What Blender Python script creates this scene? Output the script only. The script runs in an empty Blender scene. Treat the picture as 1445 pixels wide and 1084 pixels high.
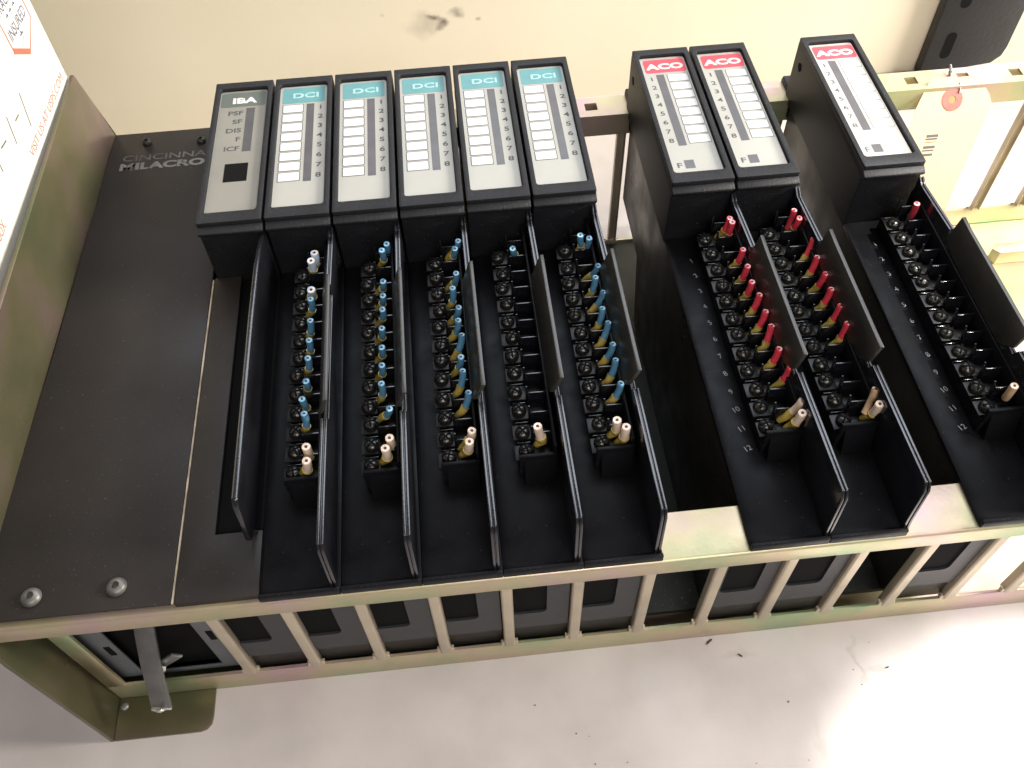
import bpy, bmesh, math, random
from mathutils import Vector, Matrix, noise

# ------------------------------------------------------------------ scene, camera, light
S = 0.001                                   # all measures below are millimetres
scene = bpy.context.scene
C = scene.collection
scene.render.resolution_x, scene.render.resolution_y = 1024, 768
scene.view_settings.view_transform = 'Standard'
scene.view_settings.look = 'None'
scene.view_settings.exposure = 0.0
scene.view_settings.gamma = 1.0

cam_d = bpy.data.cameras.new('camera')
cam_d.sensor_width = 36.0
cam_d.lens = 36.0 * 1264.28 / 1445.0
cam_d.clip_start, cam_d.clip_end = 0.01, 50.0
cam = bpy.data.objects.new('camera', cam_d)
C.objects.link(cam)
cam.matrix_world = Matrix(((0.99464982, 0.0944114, -0.04193125, 0.11781157),
                           (-0.1009742, 0.80280485, -0.58762963, -0.15201594),
                           (-0.02181632, 0.58871967, 0.80804282, 0.31388351),
                           (0, 0, 0, 1)))
scene.camera = cam

world = bpy.data.worlds.new('World')
scene.world = world
world.use_nodes = True
bg = world.node_tree.nodes['Background']
bg.inputs[0].default_value = (1.0, 0.93, 0.84, 1)
bg.inputs[1].default_value = 0.16


def lamp(name, kind, energy, color, loc, target, **kw):
    d = bpy.data.lights.new(name, kind)
    d.energy = energy
    d.color = color
    for k, v in kw.items():
        setattr(d, k, v)
    o = bpy.data.objects.new(name, d)
    C.objects.link(o)
    o.location = [c * S for c in loc]
    o.rotation_euler = (Vector(target) - Vector(loc)).to_track_quat('-Z', 'Y').to_euler()
    return o


lamp('window_light', 'AREA', 22.0, (0.84, 0.90, 1.0), (560, 850, 1180), (240, 120, 0), shape='RECTANGLE', size=1.5, size_y=0.95)
lamp('wall_fill_light', 'AREA', 11.8, (1.0, 0.95, 0.86), (1500, 100, 590), (180, 420, -30), shape='RECTANGLE', size=0.6, size_y=0.5, spread=math.radians(70))  # area lamp added to brighten the wall from the right, source unseen
lamp('floor_fill_light', 'AREA', 2.5, (1.0, 0.96, 0.95), (300, -800, 800), (200, -80, -122), shape='RECTANGLE', size=0.8, size_y=0.5, spread=math.radians(80))  # soft lamp added on the camera side to lift the front floor
lamp('sunlight_on_floor', 'SPOT', 420.0, (1.0, 0.97, 0.93), (800, -450, 1350), (366, -121, -122), spot_size=math.radians(7.6), spot_blend=0.16, shadow_soft_size=0.02)
lamp('sunlight_on_chassis', 'SPOT', 165.0, (1.0, 0.96, 0.88), (860, 40, 1300), (425, 175, -20), spot_size=math.radians(14.5), spot_blend=0.5, shadow_soft_size=0.03)

# ------------------------------------------------------------------ helpers
rnd = random.Random(7)


def mat(name, col, rough=0.5, metal=0.0, var=0.0, nscale=60.0, bump=0.0, bscale=400.0, spec=0.4, col2=None, col3=None,
        dust=0.0, coat=0.0, ndetail=4.0, rvar=0.0, scratch=0.0):
    m = bpy.data.materials.new(name)
    m.use_nodes = True
    nt = m.node_tree
    b = nt.nodes['Principled BSDF']
    b.inputs['Base Color'].default_value = (*col, 1)
    b.inputs['Roughness'].default_value = rough
    b.inputs['Metallic'].default_value = metal
    b.inputs['Specular IOR Level'].default_value = spec
    b.inputs['Coat Weight'].default_value = coat
    tc = nt.nodes.new('ShaderNodeTexCoord')
    src = None
    if var or col2:
        n = nt.nodes.new('ShaderNodeTexNoise')
        n.inputs['Scale'].default_value = nscale
        n.inputs['Detail'].default_value = ndetail
        nt.links.new(tc.outputs['Object'], n.inputs['Vector'])
        r = nt.nodes.new('ShaderNodeValToRGB')
        r.color_ramp.elements[0].position = 0.32
        r.color_ramp.elements[1].position = 0.68
        c2 = col2 or tuple(min(1, c * (1 + var)) for c in col)
        c1 = col if col2 else tuple(c * (1 - var) for c in col)
        r.color_ramp.elements[0].color = (*c1, 1)
        r.color_ramp.elements[1].color = (*c2, 1)
        if col3:
            e = r.color_ramp.elements.new(0.5)
            e.color = (*col3, 1)
        nt.links.new(n.outputs['Fac'], r.inputs['Fac'])
        src = r.outputs['Color']
        if rvar:
            mr = nt.nodes.new('ShaderNodeMapRange')
            mr.inputs['From Min'].default_value = 0.3
            mr.inputs['From Max'].default_value = 0.7
            mr.inputs['To Min'].default_value = max(0.05, rough - rvar)
            mr.inputs['To Max'].default_value = min(1, rough + rvar)
            n3 = nt.nodes.new('ShaderNodeTexNoise')
            n3.inputs['Scale'].default_value = nscale * 1.7
            nt.links.new(tc.outputs['Object'], n3.inputs['Vector'])
            nt.links.new(n3.outputs['Fac'], mr.inputs['Value'])
            nt.links.new(mr.outputs['Result'], b.inputs['Roughness'])
    if dust:
        v = nt.nodes.new('ShaderNodeTexNoise')
        v.inputs['Scale'].default_value = 900.0
        v.inputs['Detail'].default_value = 2.0
        nt.links.new(tc.outputs['Object'], v.inputs['Vector'])
        mr = nt.nodes.new('ShaderNodeMapRange')
        mr.inputs['From Min'].default_value = 0.68
        mr.inputs['From Max'].default_value = 0.80
        mr.inputs['To Max'].default_value = dust
        nt.links.new(v.outputs['Fac'], mr.inputs['Value'])
        mx = nt.nodes.new('ShaderNodeMix')
        mx.data_type = 'RGBA'
        mx.inputs[7].default_value = (0.45, 0.42, 0.38, 1)
        if src:
            nt.links.new(src, mx.inputs[6])
        else:
            mx.inputs[6].default_value = (*col, 1)
        nt.links.new(mr.outputs['Result'], mx.inputs[0])
        src = mx.outputs[2]
    if scratch:
        wv = nt.nodes.new('ShaderNodeTexNoise')
        wv.inputs['Scale'].default_value = 18.0
        wv.inputs['Detail'].default_value = 1.0
        mp = nt.nodes.new('ShaderNodeMapping')
        mp.inputs['Rotation'].default_value = (0.4, 0.2, 0.7)
        mp.inputs['Scale'].default_value = (1.0, 22.0, 9.0)
        nt.links.new(tc.outputs['Object'], mp.inputs['Vector'])
        nt.links.new(mp.outputs[0], wv.inputs['Vector'])
        mr = nt.nodes.new('ShaderNodeMapRange')
        mr.inputs['From Min'].default_value = 0.74
        mr.inputs['From Max'].default_value = 0.78
        mr.inputs['To Max'].default_value = scratch
        nt.links.new(wv.outputs['Fac'], mr.inputs['Value'])
        mx = nt.nodes.new('ShaderNodeMix')
        mx.data_type = 'RGBA'
        mx.inputs[7].default_value = (0.30, 0.28, 0.25, 1)
        nt.links.new(src, mx.inputs[6])
        nt.links.new(mr.outputs['Result'], mx.inputs[0])
        src = mx.outputs[2]
    if src:
        nt.links.new(src, b.inputs['Base Color'])
    if bump:
        n2 = nt.nodes.new('ShaderNodeTexNoise')
        n2.inputs['Scale'].default_value = bscale
        n2.inputs['Detail'].default_value = 3
        nt.links.new(tc.outputs['Object'], n2.inputs['Vector'])
        bp = nt.nodes.new('ShaderNodeBump')
        bp.inputs['Strength'].default_value = bump
        bp.inputs['Distance'].default_value = 0.0006
        nt.links.new(n2.outputs['Fac'], bp.inputs['Height'])
        nt.links.new(bp.outputs['Normal'], b.inputs['Normal'])
    return m


M = {}
M['plastic'] = mat('black_plastic', (0.006, 0.006, 0.007), 0.40, var=0.25, nscale=50, bump=0.06, bscale=1500, dust=0.08, rvar=0.1, spec=0.10, scratch=0.06)
M['head'] = mat('charcoal_plastic', (0.011, 0.011, 0.013), 0.5, var=0.2, nscale=60, bump=0.5, bscale=1800, dust=0.18, spec=0.28)
M['body'] = mat('dark_housing_plastic', (0.018, 0.016, 0.013), 0.38, var=0.25, nscale=30, bump=0.2, bscale=1200, dust=0.1, rvar=0.12, spec=0.35)
M['fin'] = mat('glossy_black_plastic', (0.007, 0.007, 0.009), 0.2, var=0.2, nscale=70, bump=0.1, bscale=900, spec=0.8, coat=0.2)
M['matte_black'] = mat('matte_black', (0.003, 0.003, 0.003), 0.9, spec=0.15)
M['plate'] = mat('dark_painted_steel', (0.023, 0.019, 0.017), 0.46, var=0.18, nscale=16, bump=0.06, bscale=1400, dust=0.14, rvar=0.12, spec=0.20)
M['zinc'] = mat('yellow_zinc_plated_steel', (0.31, 0.41, 0.23), 0.42, metal=0.6, nscale=20, col2=(0.52, 0.36, 0.36), col3=(0.50, 0.43, 0.27), bump=0.15, bscale=500, rvar=0.1, ndetail=5)
M['zinc_shaded'] = mat('shaded_iridescent_zinc', (0.075, 0.08, 0.040), 0.34, metal=0.5, nscale=16, col2=(0.16, 0.11, 0.10), col3=(0.115, 0.10, 0.055), bump=0.1, bscale=500, rvar=0.08)  # zinc darkened so the side panel's shade sits in the colour
M['rib'] = mat('tan_zinc_rib', (0.47, 0.40, 0.30), 0.38, metal=0.4, var=0.12, nscale=40, bump=0.1)
M['label'] = mat('silver_grey_label', (0.34, 0.33, 0.295), 0.42, metal=0.1, var=0.05, nscale=40, bump=0.06, bscale=2500)
M['label_shaded'] = mat('shaded_beige_label', (0.22, 0.21, 0.18), 0.42, metal=0.1, var=0.06, nscale=40, bump=0.06, bscale=2500)  # label grey darkened for the shade on the adapter's label
M['teal'] = mat('teal_print', (0.10, 0.25, 0.26), 0.4, var=0.08, nscale=80)
M['red_print'] = mat('red_print', (0.60, 0.055, 0.075), 0.4, var=0.06, nscale=80)
M['green_grey'] = mat('grey_green_print', (0.095, 0.11, 0.095), 0.4, var=0.08, nscale=80)
M['strip'] = mat('smoked_window', (0.07, 0.065, 0.068), 0.35, var=0.12, nscale=120, spec=0.6)
M['white_box'] = mat('white_print', (0.58, 0.57, 0.55), 0.45, var=0.03, nscale=150)
M['box_line'] = mat('grey_print', (0.13, 0.125, 0.12), 0.5)
M['ink'] = mat('black_ink', (0.07, 0.07, 0.07), 0.55)
M['pale_ink'] = mat('pale_ink', (0.30, 0.48, 0.47), 0.5)
M['white_ink'] = mat('white_ink', (0.62, 0.58, 0.54), 0.5)
M['grey_ink'] = mat('grey_ink', (0.24, 0.235, 0.23), 0.55)
M['worn_ink'] = mat('worn_grey_ink', (0.16, 0.145, 0.135), 0.6, var=0.45, nscale=250)
M['faint_ink'] = mat('faint_grey_ink', (0.085, 0.075, 0.07), 0.6, var=0.5, nscale=300)
M['blue'] = mat('blue_insulation', (0.085, 0.22, 0.34), 0.35, var=0.1, nscale=300, bump=0.1, bscale=1500)
M['pale_blue'] = mat('pale_blue_insulation', (0.50, 0.60, 0.70), 0.35, var=0.1, nscale=300)
M['red'] = mat('red_insulation', (0.62, 0.045, 0.07), 0.35, var=0.1, nscale=300, bump=0.1, bscale=1500)
M['dark_red'] = mat('dark_red_insulation', (0.38, 0.03, 0.045), 0.4, var=0.1, nscale=300)
M['cream'] = mat('cream_insulation', (0.78, 0.60, 0.46), 0.4, var=0.06, nscale=300)
M['tan'] = mat('tan_insulation', (0.58, 0.38, 0.22), 0.4, var=0.1, nscale=300)
M['yellow'] = mat('yellow_lug_sleeve', (0.38, 0.28, 0.06), 0.3, var=0.25, nscale=300, coat=0.2)
M['copper'] = mat('dull_copper', (0.09, 0.03, 0.022), 0.6, metal=0.2)
M['lit_pink_end'] = mat('lit_pink_cut_end', (0.90, 0.42, 0.43), 0.45)  # cut ends paler than the insulation: light from above put into colour
M['lit_blue_end'] = mat('lit_blue_cut_end', (0.26, 0.50, 0.66), 0.45)
M['lit_cream_end'] = mat('lit_cream_cut_end', (0.88, 0.74, 0.62), 0.45)
M['guard'] = mat('brown_black_plastic', (0.020, 0.018, 0.015), 0.38, var=0.3, nscale=60, bump=0.1, bscale=900, dust=0.12, spec=0.7)
M['screw'] = mat('dark_nickel_screw', (0.06, 0.057, 0.052), 0.28, metal=0.85, var=0.4, nscale=400, bump=0.4, bscale=900)
M['screw_plate'] = mat('tarnished_clamp', (0.010, 0.0095, 0.009), 0.4, metal=0.2, var=0.3, nscale=400)
M['button'] = mat('grey_button_screw', (0.13, 0.12, 0.11), 0.45, metal=0.5, var=0.2, nscale=300)
M['steel'] = mat('bare_aluminium', (0.17, 0.165, 0.16), 0.45, metal=0.7, var=0.15, nscale=120, bump=0.3, bscale=900)
M['bright_metal'] = mat('bright_cut_metal', (0.75, 0.73, 0.70), 0.3, metal=0.8)
M['blue_grey'] = mat('blue_grey_steel', (0.10, 0.105, 0.11), 0.5, var=0.15, nscale=60, bump=0.2)
M['end_grey'] = mat('grey_module_end', (0.028, 0.028, 0.031), 0.5, var=0.15, nscale=50, bump=0.3, bscale=900, dust=0.2)
M['backplane'] = mat('dark_circuit_board', (0.012, 0.014, 0.010), 0.5, var=0.4, nscale=90, dust=0.3)
M['box'] = mat('white_cardboard', (0.56, 0.53, 0.46), 0.6, var=0.03, nscale=14, bump=0.2, bscale=300)
M['box_red'] = mat('box_red_ink', (0.50, 0.10, 0.07), 0.6, var=0.12, nscale=200)
M['box_pale_red'] = mat('box_pale_red_ink', (0.40, 0.12, 0.10), 0.6, var=0.2, nscale=300)
M['box_blue'] = mat('box_blue_ink', (0.09, 0.10, 0.16), 0.6, var=0.3, nscale=300)
M['marker'] = mat('marker_ink', (0.10, 0.09, 0.075), 0.6, var=0.3, nscale=300)
M['manila'] = mat('manila_card', (0.48, 0.345, 0.215), 0.65, var=0.05, nscale=40, bump=0.2, bscale=600)
M['ring'] = mat('red_reinforcement', (0.36, 0.10, 0.08), 0.6, var=0.1, nscale=200)
M['post'] = mat('black_painted_steel', (0.010, 0.010, 0.010), 0.45, var=0.3, nscale=25, bump=0.3, bscale=300)
M['grime'] = mat('brown_grime', (0.06, 0.045, 0.03), 0.8, var=0.4, nscale=400)


class MB:
    """collects shapes in millimetres and links them as one mesh object"""
    def __init__(self):
        self.bm = bmesh.new()

    def _face(self, vs):
        try:
            return self.bm.faces.new(vs)
        except ValueError:
            return None

    def box(self, x0, x1, y0, y1, z0, z1):
        v = [self.bm.verts.new((x, y, z)) for z in (z0, z1) for y in (y0, y1) for x in (x0, x1)]
        for f in ((0, 2, 3, 1), (4, 5, 7, 6), (0, 1, 5, 4), (2, 6, 7, 3), (0, 4, 6, 2), (1, 3, 7, 5)):
            self._face([v[i] for i in f])
        return self

    def prism(self, poly, a, b, axis='x'):
        """poly in the two other axes, extruded from a to b"""
        def P(u, w, t):
            return {'x': (t, u, w), 'y': (u, t, w), 'z': (u, w, t)}[axis]
        A = [self.bm.verts.new(P(u, w, a)) for u, w in poly]
        B = [self.bm.verts.new(P(u, w, b)) for u, w in poly]
        n = len(poly)
        self._face(A)
        self._face(B[::-1])
        for i in range(n):
            j = (i + 1) % n
            self._face([A[i], B[i], B[j], A[j]])
        return self

    def ring(self, outer, inner, z0, z1):
        """flat frame: two xy outlines with equal vertex counts"""
        L = []
        for z in (z0, z1):
            L.append([self.bm.verts.new((x, y, z)) for x, y in outer])
            L.append([self.bm.verts.new((x, y, z)) for x, y in inner])
        n = len(outer)
        for i in range(n):
            j = (i + 1) % n
            self._face([L[0][i], L[0][j], L[1][j], L[1][i]])
            self._face([L[2][j], L[2][i], L[3][i], L[3][j]])
            self._face([L[0][j], L[0][i], L[2][i], L[2][j]])
            self._face([L[1][i], L[1][j], L[3][j], L[3][i]])
        return self

    def tube(self, pts, rad, n=12, cap=True):
        pts = [Vector(p) for p in pts]
        if not isinstance(rad, (list, tuple)):
            rad = [rad] * len(pts)
        rings = []
        up = None
        for i, p in enumerate(pts):
            d = (pts[min(i + 1, len(pts) - 1)] - pts[max(i - 1, 0)]).normalized()
            if up is None:
                up = d.orthogonal().normalized()
            u = (up - d * up.dot(d)).normalized()
            up = u
            w = d.cross(u)
            rings.append([self.bm.verts.new(p + (u * math.cos(2 * math.pi * k / n) + w * math.sin(2 * math.pi * k / n)) * rad[i]) for k in range(n)])
        for a, b in zip(rings, rings[1:]):
            for k in range(n):
                self._face([a[k], a[(k + 1) % n], b[(k + 1) % n], b[k]])
        if cap:
            self._face(rings[0][::-1])
            self._face(rings[-1])
        return self

    def dome(self, c, r, h, n=16, rings=4, base=0.0):
        cx_, cy_, cz = c
        prof = [(r, 0.0)] + [(r * math.cos(t), base + h * math.sin(t)) for t in [math.pi / 2 * i / rings for i in range(rings)]]
        rr = []
        for (q, z) in prof:
            rr.append([self.bm.verts.new((cx_ + q * math.cos(2 * math.pi * k / n), cy_ + q * math.sin(2 * math.pi * k / n), cz + z)) for k in range(n)])
        for a, b in zip(rr, rr[1:]):
            for k in range(n):
                self._face([a[k], a[(k + 1) % n], b[(k + 1) % n], b[k]])
        top = self.bm.verts.new((cx_, cy_, cz + base + h))
        for k in range(n):
            self._face([rr[-1][k], rr[-1][(k + 1) % n], top])
        self._face(rr[0][::-1])
        return self

    def mesh(self, name, m, bevel=0.0, smooth=35, seg=2, org=(0, 0, 0)):
        bm = self.bm
        bmesh.ops.remove_doubles(bm, verts=bm.verts, dist=1e-5)
        bmesh.ops.recalc_face_normals(bm, faces=bm.faces)
        if bevel:
            ed = [e for e in bm.edges if len(e.link_faces) == 2 and e.calc_face_angle(0) > math.radians(30)]
            bmesh.ops.bevel(bm, geom=ed, offset=bevel, segments=seg, profile=0.5, affect='EDGES', clamp_overlap=True)
        for v in bm.verts:
            v.co = (v.co - Vector(org)) * S
        me = bpy.data.meshes.new(name)
        bm.to_mesh(me)
        bm.free()
        me.materials.append(m)
        if smooth:
            me.shade_smooth()
            me.set_sharp_from_angle(angle=math.radians(smooth))
        return me

    def build(self, name, m, parent=None, bevel=0.0, smooth=35, seg=2, org=(0, 0, 0)):
        return place(name, self.mesh(name, m, bevel, smooth, seg, org), parent)


def place(name, me, parent=None, loc=None, rot=None, scale=None):
    o = bpy.data.objects.new(name, me)
    C.objects.link(o)
    if parent:
        o.parent = parent
    if loc:
        o.location = [c * S for c in loc]
    if rot:
        o.rotation_euler = rot
    if scale:
        o.scale = scale
    return o


CACHE = {}


def cached(key, fn):
    if key not in CACHE:
        CACHE[key] = fn()
    return CACHE[key]


def empty(name, loc, label=None, cat=None, group=None):
    o = bpy.data.objects.new(name, None)
    o.empty_display_size = 0.01
    C.objects.link(o)
    o.location = [c * S for c in loc]
    return tag(o, label, cat, group)


def tag(o, label=None, cat=None, group=None, kind=None):
    if label:
        o['label'] = label
    if cat:
        o['category'] = cat
    if group:
        o['group'] = group
    if kind:
        o['kind'] = kind
    return o


def text_mesh(txt, m, bold=0.0, wide=1.0, thick=0.06):
    """lettering mesh, cap height 1 mm, origin at lower left"""
    def make():
        cu = bpy.data.curves.new('lettering', 'FONT')
        cu.body = txt
        cu.size = 1.0
        cu.offset = bold
        cu.extrude = 0.0
        cu.resolution_u = 3
        ob = bpy.data.objects.new('lettering', cu)
        C.objects.link(ob)
        dg = bpy.context.evaluated_depsgraph_get()
        dg.update()
        me = bpy.data.meshes.new_from_object(ob.evaluated_get(dg))
        bpy.data.objects.remove(ob)
        bm = bmesh.new()
        bm.from_mesh(me)
        k = 1 / 0.70
        for v in bm.verts:
            v.co = Vector((v.co.x * k * wide, v.co.y * k, 0)) * S
        ret = bmesh.ops.extrude_face_region(bm, geom=list(bm.faces))
        for g in ret['geom']:
            if isinstance(g, bmesh.types.BMVert):
                g.co.z += thick * S
        bmesh.ops.recalc_face_normals(bm, faces=bm.faces)
        bm.to_mesh(me)
        bm.free()
        me.materials.clear()
        me.materials.append(m)
        me['w'] = max((v.co.x for v in me.vertices), default=0) / S
        return me
    return cached(('txt', txt, m.name, bold, wide, thick), make)


def letter(txt, m, parent, x, y, z, h, rot=None, bold=0.0, wide=1.0, name='lettering', centre=False, fit=None):
    me = text_mesh(txt, m, bold, wide)
    sx = h
    if fit:
        sx = fit / me['w']
    if centre:
        x = x - me['w'] * sx / 2
    return place(name, me, parent, (x, y, z), rot, (sx, h, 1))

# ------------------------------------------------------------------ the setting
def shade_floor(m, spots, col):
    nt = m.node_tree
    b = nt.nodes['Principled BSDF']
    src = b.inputs['Base Color'].links[0].from_socket
    geo = nt.nodes.new('ShaderNodeNewGeometry')
    for (x, y, z, r, s, stretch) in spots:
        mp = nt.nodes.new('ShaderNodeMapping')
        mp.vector_type = 'TEXTURE'
        mp.inputs['Location'].default_value = (x * S, y * S, z * S)
        mp.inputs['Scale'].default_value = [q * S for q in stretch]
        nz = nt.nodes.new('ShaderNodeTexNoise')
        nz.inputs['Scale'].default_value = 90
        nz.inputs['Detail'].default_value = 5
        add = nt.nodes.new('ShaderNodeVectorMath')
        add.operation = 'MULTIPLY_ADD'
        add.inputs[1].default_value = (0.03 * r, 0.03 * r, 0.03 * r)
        nt.links.new(geo.outputs['Position'], nz.inputs['Vector'])
        nt.links.new(nz.outputs['Color'], add.inputs[0])
        sub = nt.nodes.new('ShaderNodeVectorMath')
        sub.operation = 'SUBTRACT'
        sub.inputs[1].default_value = (0.015 * r, 0.015 * r, 0.015 * r)
        nt.links.new(geo.outputs['Position'], add.inputs[2])
        nt.links.new(add.outputs[0], sub.inputs[0])
        nt.links.new(sub.outputs[0], mp.inputs['Vector'])
        ln = nt.nodes.new('ShaderNodeVectorMath')
        ln.operation = 'LENGTH'
        nt.links.new(mp.outputs[0], ln.inputs[0])
        mr = nt.nodes.new('ShaderNodeMapRange')
        mr.interpolation_type = 'SMOOTHSTEP'
        mr.inputs['From Min'].default_value = 1.0
        mr.inputs['From Max'].default_value = 0.0
        mr.inputs['To Max'].default_value = s
        nt.links.new(ln.outputs['Value'], mr.inputs['Value'])
        mx = nt.nodes.new('ShaderNodeMix')
        mx.data_type = 'RGBA'
        mx.inputs[7].default_value = (*col, 1)
        nt.links.new(src, mx.inputs[6])
        nt.links.new(mr.outputs['Result'], mx.inputs[0])
        src = mx.outputs[2]
    nt.links.new(src, b.inputs['Base Color'])


floor_m = mat('pale_floor', (0.40, 0.365, 0.35), 0.42, nscale=22, col2=(0.49, 0.45, 0.435), col3=(0.45, 0.41, 0.395), bump=0.25, bscale=120, ndetail=8, rvar=0.1)
shade_floor(floor_m, [(262, -60, -122, .8, .18, (4, 22, 20)), (292, -22, -122, .8, .3, (3, 18, 20)), (304, -26, -122, .6, .3, (16, 3, 20)),
                      (90, -45, -122, .9, .12, (40, 20, 20)), (235, -12, -122, .8, .2, (12, 4, 20)), (20, -75, -122, .8, .12, (22, 9, 20)),
                      (340, -20, -122, .8, .12, (5, 10, 20))], (0.20, 0.15, 0.12))
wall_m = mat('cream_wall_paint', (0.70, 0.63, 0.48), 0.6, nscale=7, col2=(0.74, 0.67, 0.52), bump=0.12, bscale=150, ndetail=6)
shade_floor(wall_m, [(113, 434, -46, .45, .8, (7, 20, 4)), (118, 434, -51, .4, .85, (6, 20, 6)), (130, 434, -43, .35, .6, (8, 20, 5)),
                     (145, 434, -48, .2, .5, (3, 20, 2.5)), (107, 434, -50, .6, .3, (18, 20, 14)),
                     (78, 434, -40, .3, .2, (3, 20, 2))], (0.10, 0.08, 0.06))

f = MB()
f.box(-1200, 2200, -1200, 435, -132, -122)
tag(f.build('floor', floor_m, smooth=0), kind='structure')
w = MB()
w.box(-1200, 2200, 435, 455, -122, 130)
tag(w.build('wall', wall_m, smooth=0), kind='structure')

# ------------------------------------------------------------------ the chassis
P = 30.5
ch = empty('equipment_chassis', (-66, -12, -122), 'long yellow zinc plated steel rack with slotted grilles, lying on the pale floor', 'rack')
CO = (-66, -12, -122)                       # parts below are drawn in world millimetres, then shifted to the rack's base


def cpart(mb, name, m, parent=ch, **k):
    return mb.build(name, m, parent, org=CO, **k)


XR = 560
r = MB()                                    # near rail: folded strip
r.prism([(-12, 0), (-11, 1.0), (9, 1.0), (9, -0.6), (-9.8, -0.6), (-10.2, -9.5), (-12, -9.5)], -77, XR)
r.prism([(-9.9, -8), (-0.5, -8), (-0.5, -9.4), (-9.9, -9.4)], -66, XR)
for v in r.bm.verts:
    v.co.z -= 4.1
cpart(r, 'near_rail', M['zinc'], bevel=0.5)

r = MB()                                    # far rail with its row of square holes
holes = [197.2 + P * n for n in range(-8, 12)]
r.box(-66, XR, 253, 258.3, -1.5, 0)
r.box(-66, XR, 264.6, 269.5, -1.5, 0)
xs = [-66] + [q for h in holes for q in (h - 3.4, h + 3.4)] + [XR]
for a, b in zip(xs[0::2], xs[1::2]):
    r.box(a, b, 258.3, 264.6, -1.5, 0)
r.box(-66, XR, 253, 254.5, -13.5, -1.5)
r.box(-66, XR, 268, 269.5, -13.5, -1.5)
cpart(r, 'far_rail', M['zinc'], smooth=0)

# near grille: lower strip, top strip, ribs (each its own part)
g = MB()
g.box(-66, XR, -0.8, 0.8, -122, -104)
g.box(-66, XR, -0.8, 0.8, -30, -14)
g.box(-66, -57.5, -0.8, 0.8, -104, -30)
cpart(g, 'near_grille', M['zinc'], bevel=0.3)
for k in range(0, 18):
    x = k * P + 1.0
    q = MB()
    q.prism([(x - 2.6, -0.9), (x - 1.9, -1.9), (x + 1.9, -1.9), (x + 2.6, -0.9), (x + 2.6, 3), (x + 2.0, 3), (x + 2.0, -0.3), (x - 2.0, -0.3), (x - 2.0, 3), (x - 2.6, 3)], -103.5, -30.5, 'z')
    q.box(x - 4.0, x - 2.5, -1.0, 1.2, -103.8, -100.8)
    q.box(x + 2.5, x + 4.0, -1.0, 1.2, -103.8, -100.8)
    cpart(q, 'rib', M['rib'], bevel=0.35)
# far grille
g = MB()
g.box(-66, XR, 261.2, 262.8, -122, -106)
cpart(g, 'far_grille', M['zinc'], bevel=0.3)
for k in range(-1, 18):
    x = k * P + 2.2
    q = MB()
    q.prism([(x - 2.6, 263), (x + 2.6, 263), (x + 2.6, 259), (x + 2.0, 259), (x + 2.0, 261.6), (x - 2.0, 261.6), (x - 2.0, 259), (x - 2.6, 259)], -106, -13.6, 'z')
    q.prism([(x - 5, 262.9), (x + 5, 262.9), (x + 2.5, 260.9), (x - 2.5, 260.9)], -108, -105, 'z')
    cpart(q, 'rib', M['rib'], bevel=0.3)
# back sheet
g = MB()
g.box(-66, XR, 0.9, 261, -122, -120.4)
cpart(g, 'back_sheet', M['zinc'], smooth=0)
g = MB()
g.box(-50, 312, 9, 260.5, -112, -108)
cpart(g, 'backplane_board', M['backplane'], bevel=0.4)
for k in range(0, 10):
    q = MB()
    x = k * P + 17
    for (a, b) in ((60, 118), (140, 200)):
        q.box(x - 5, x + 5, a, b, -108, -96)
    cpart(q, 'edge_connector', M['matte_black'], bevel=0.6)
g = MB()
g.box(330, XR, 60, 228, -120.3, -118.8)
g.prism([(462, 222), (520, 222), (520, 230), (462, 230), (458, 226)], -118.7, -108, 'z')
cpart(g, 'backplane_cover', M['zinc'], bevel=0.4)
# side panel standing above the cover plate
g = MB()
def px(y, z):
    k = (z + 122) / 122 if z < 0 else 1 - z / 52
    return -66.2 - 7.5 * (272 - y) / 290 * max(0, min(1, k))


def zt(y):
    return 48.5 if y < 257 else (48.5 - (y - 257) * 3.4)


def yf(z):                                  # leading edge slopes back as it rises
    return -20.5 + 8.0 * (z + 122) / 170


TS = [0, .12, .24, .36, .48, .6, .72, .84, .945, .97, 1.0]
for i in range(10):
    ta, tb = TS[i], TS[i + 1]
    for (z0, z1) in ((-122, -60), (-60, 0), (0, None)):
        q4 = []
        for t_ in (ta, tb):
            for z in (z0, z1):
                y_ = None
                if z is None:
                    y_ = yf(48) + (272 - yf(48)) * t_
                    z = zt(y_)
                else:
                    y_ = yf(z) + (272 - yf(z)) * t_
                for o_ in (0, -2):
                    q4.append((px(y_, z) + o_, y_, z))
        v8 = [g.bm.verts.new(c) for c in q4]
        fcs = [(0, 2, 6, 4), (1, 5, 7, 3)]
        if z0 == -122:
            fcs.append((0, 4, 5, 1))
        if z1 is None:
            fcs.append((2, 3, 7, 6))
        if i == 0:
            fcs.append((0, 1, 3, 2))
        if i == 9:
            fcs.append((4, 6, 7, 5))
        for fc in fcs:
            g._face([v8[c] for c in fc])
cpart(g, 'side_panel', M['zinc_shaded'], bevel=0.4)
g = MB()
g.box(-66.1, -62.3, 130, 262, -4.2, -3.0)
cpart(g, 'gap_light_strip', M['zinc'], bevel=0.2)  # added strip standing in for the light in the panel gap
g = MB()                                    # mounting foot with a rounded corner
g.prism([(-66, -20.5), (-26, -20.5), (-23, -19.6), (-21, -17.4), (-20.5, -14), (-20.5, -1), (-66, -1)], -122, -120, 'z')
cpart(g, 'mounting_foot', M['zinc_shaded'], bevel=0.3)
g = MB()
g.dome((-63.5, -5, -120), 2.2, 1.2)
cpart(g, 'rivet', M['steel'])

# cover plate over the power supply bay
pl = MB()
pl.prism([(-75.0, -9.6), (-1.9, -9.6), (-1.9, 270.5), (-66.0, 270.5), (-69.5, 117)], -1.2, 0.4, 'z')
cover = cpart(pl, 'cover_plate', M['plate'], bevel=0.5)
PO = CO


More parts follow.
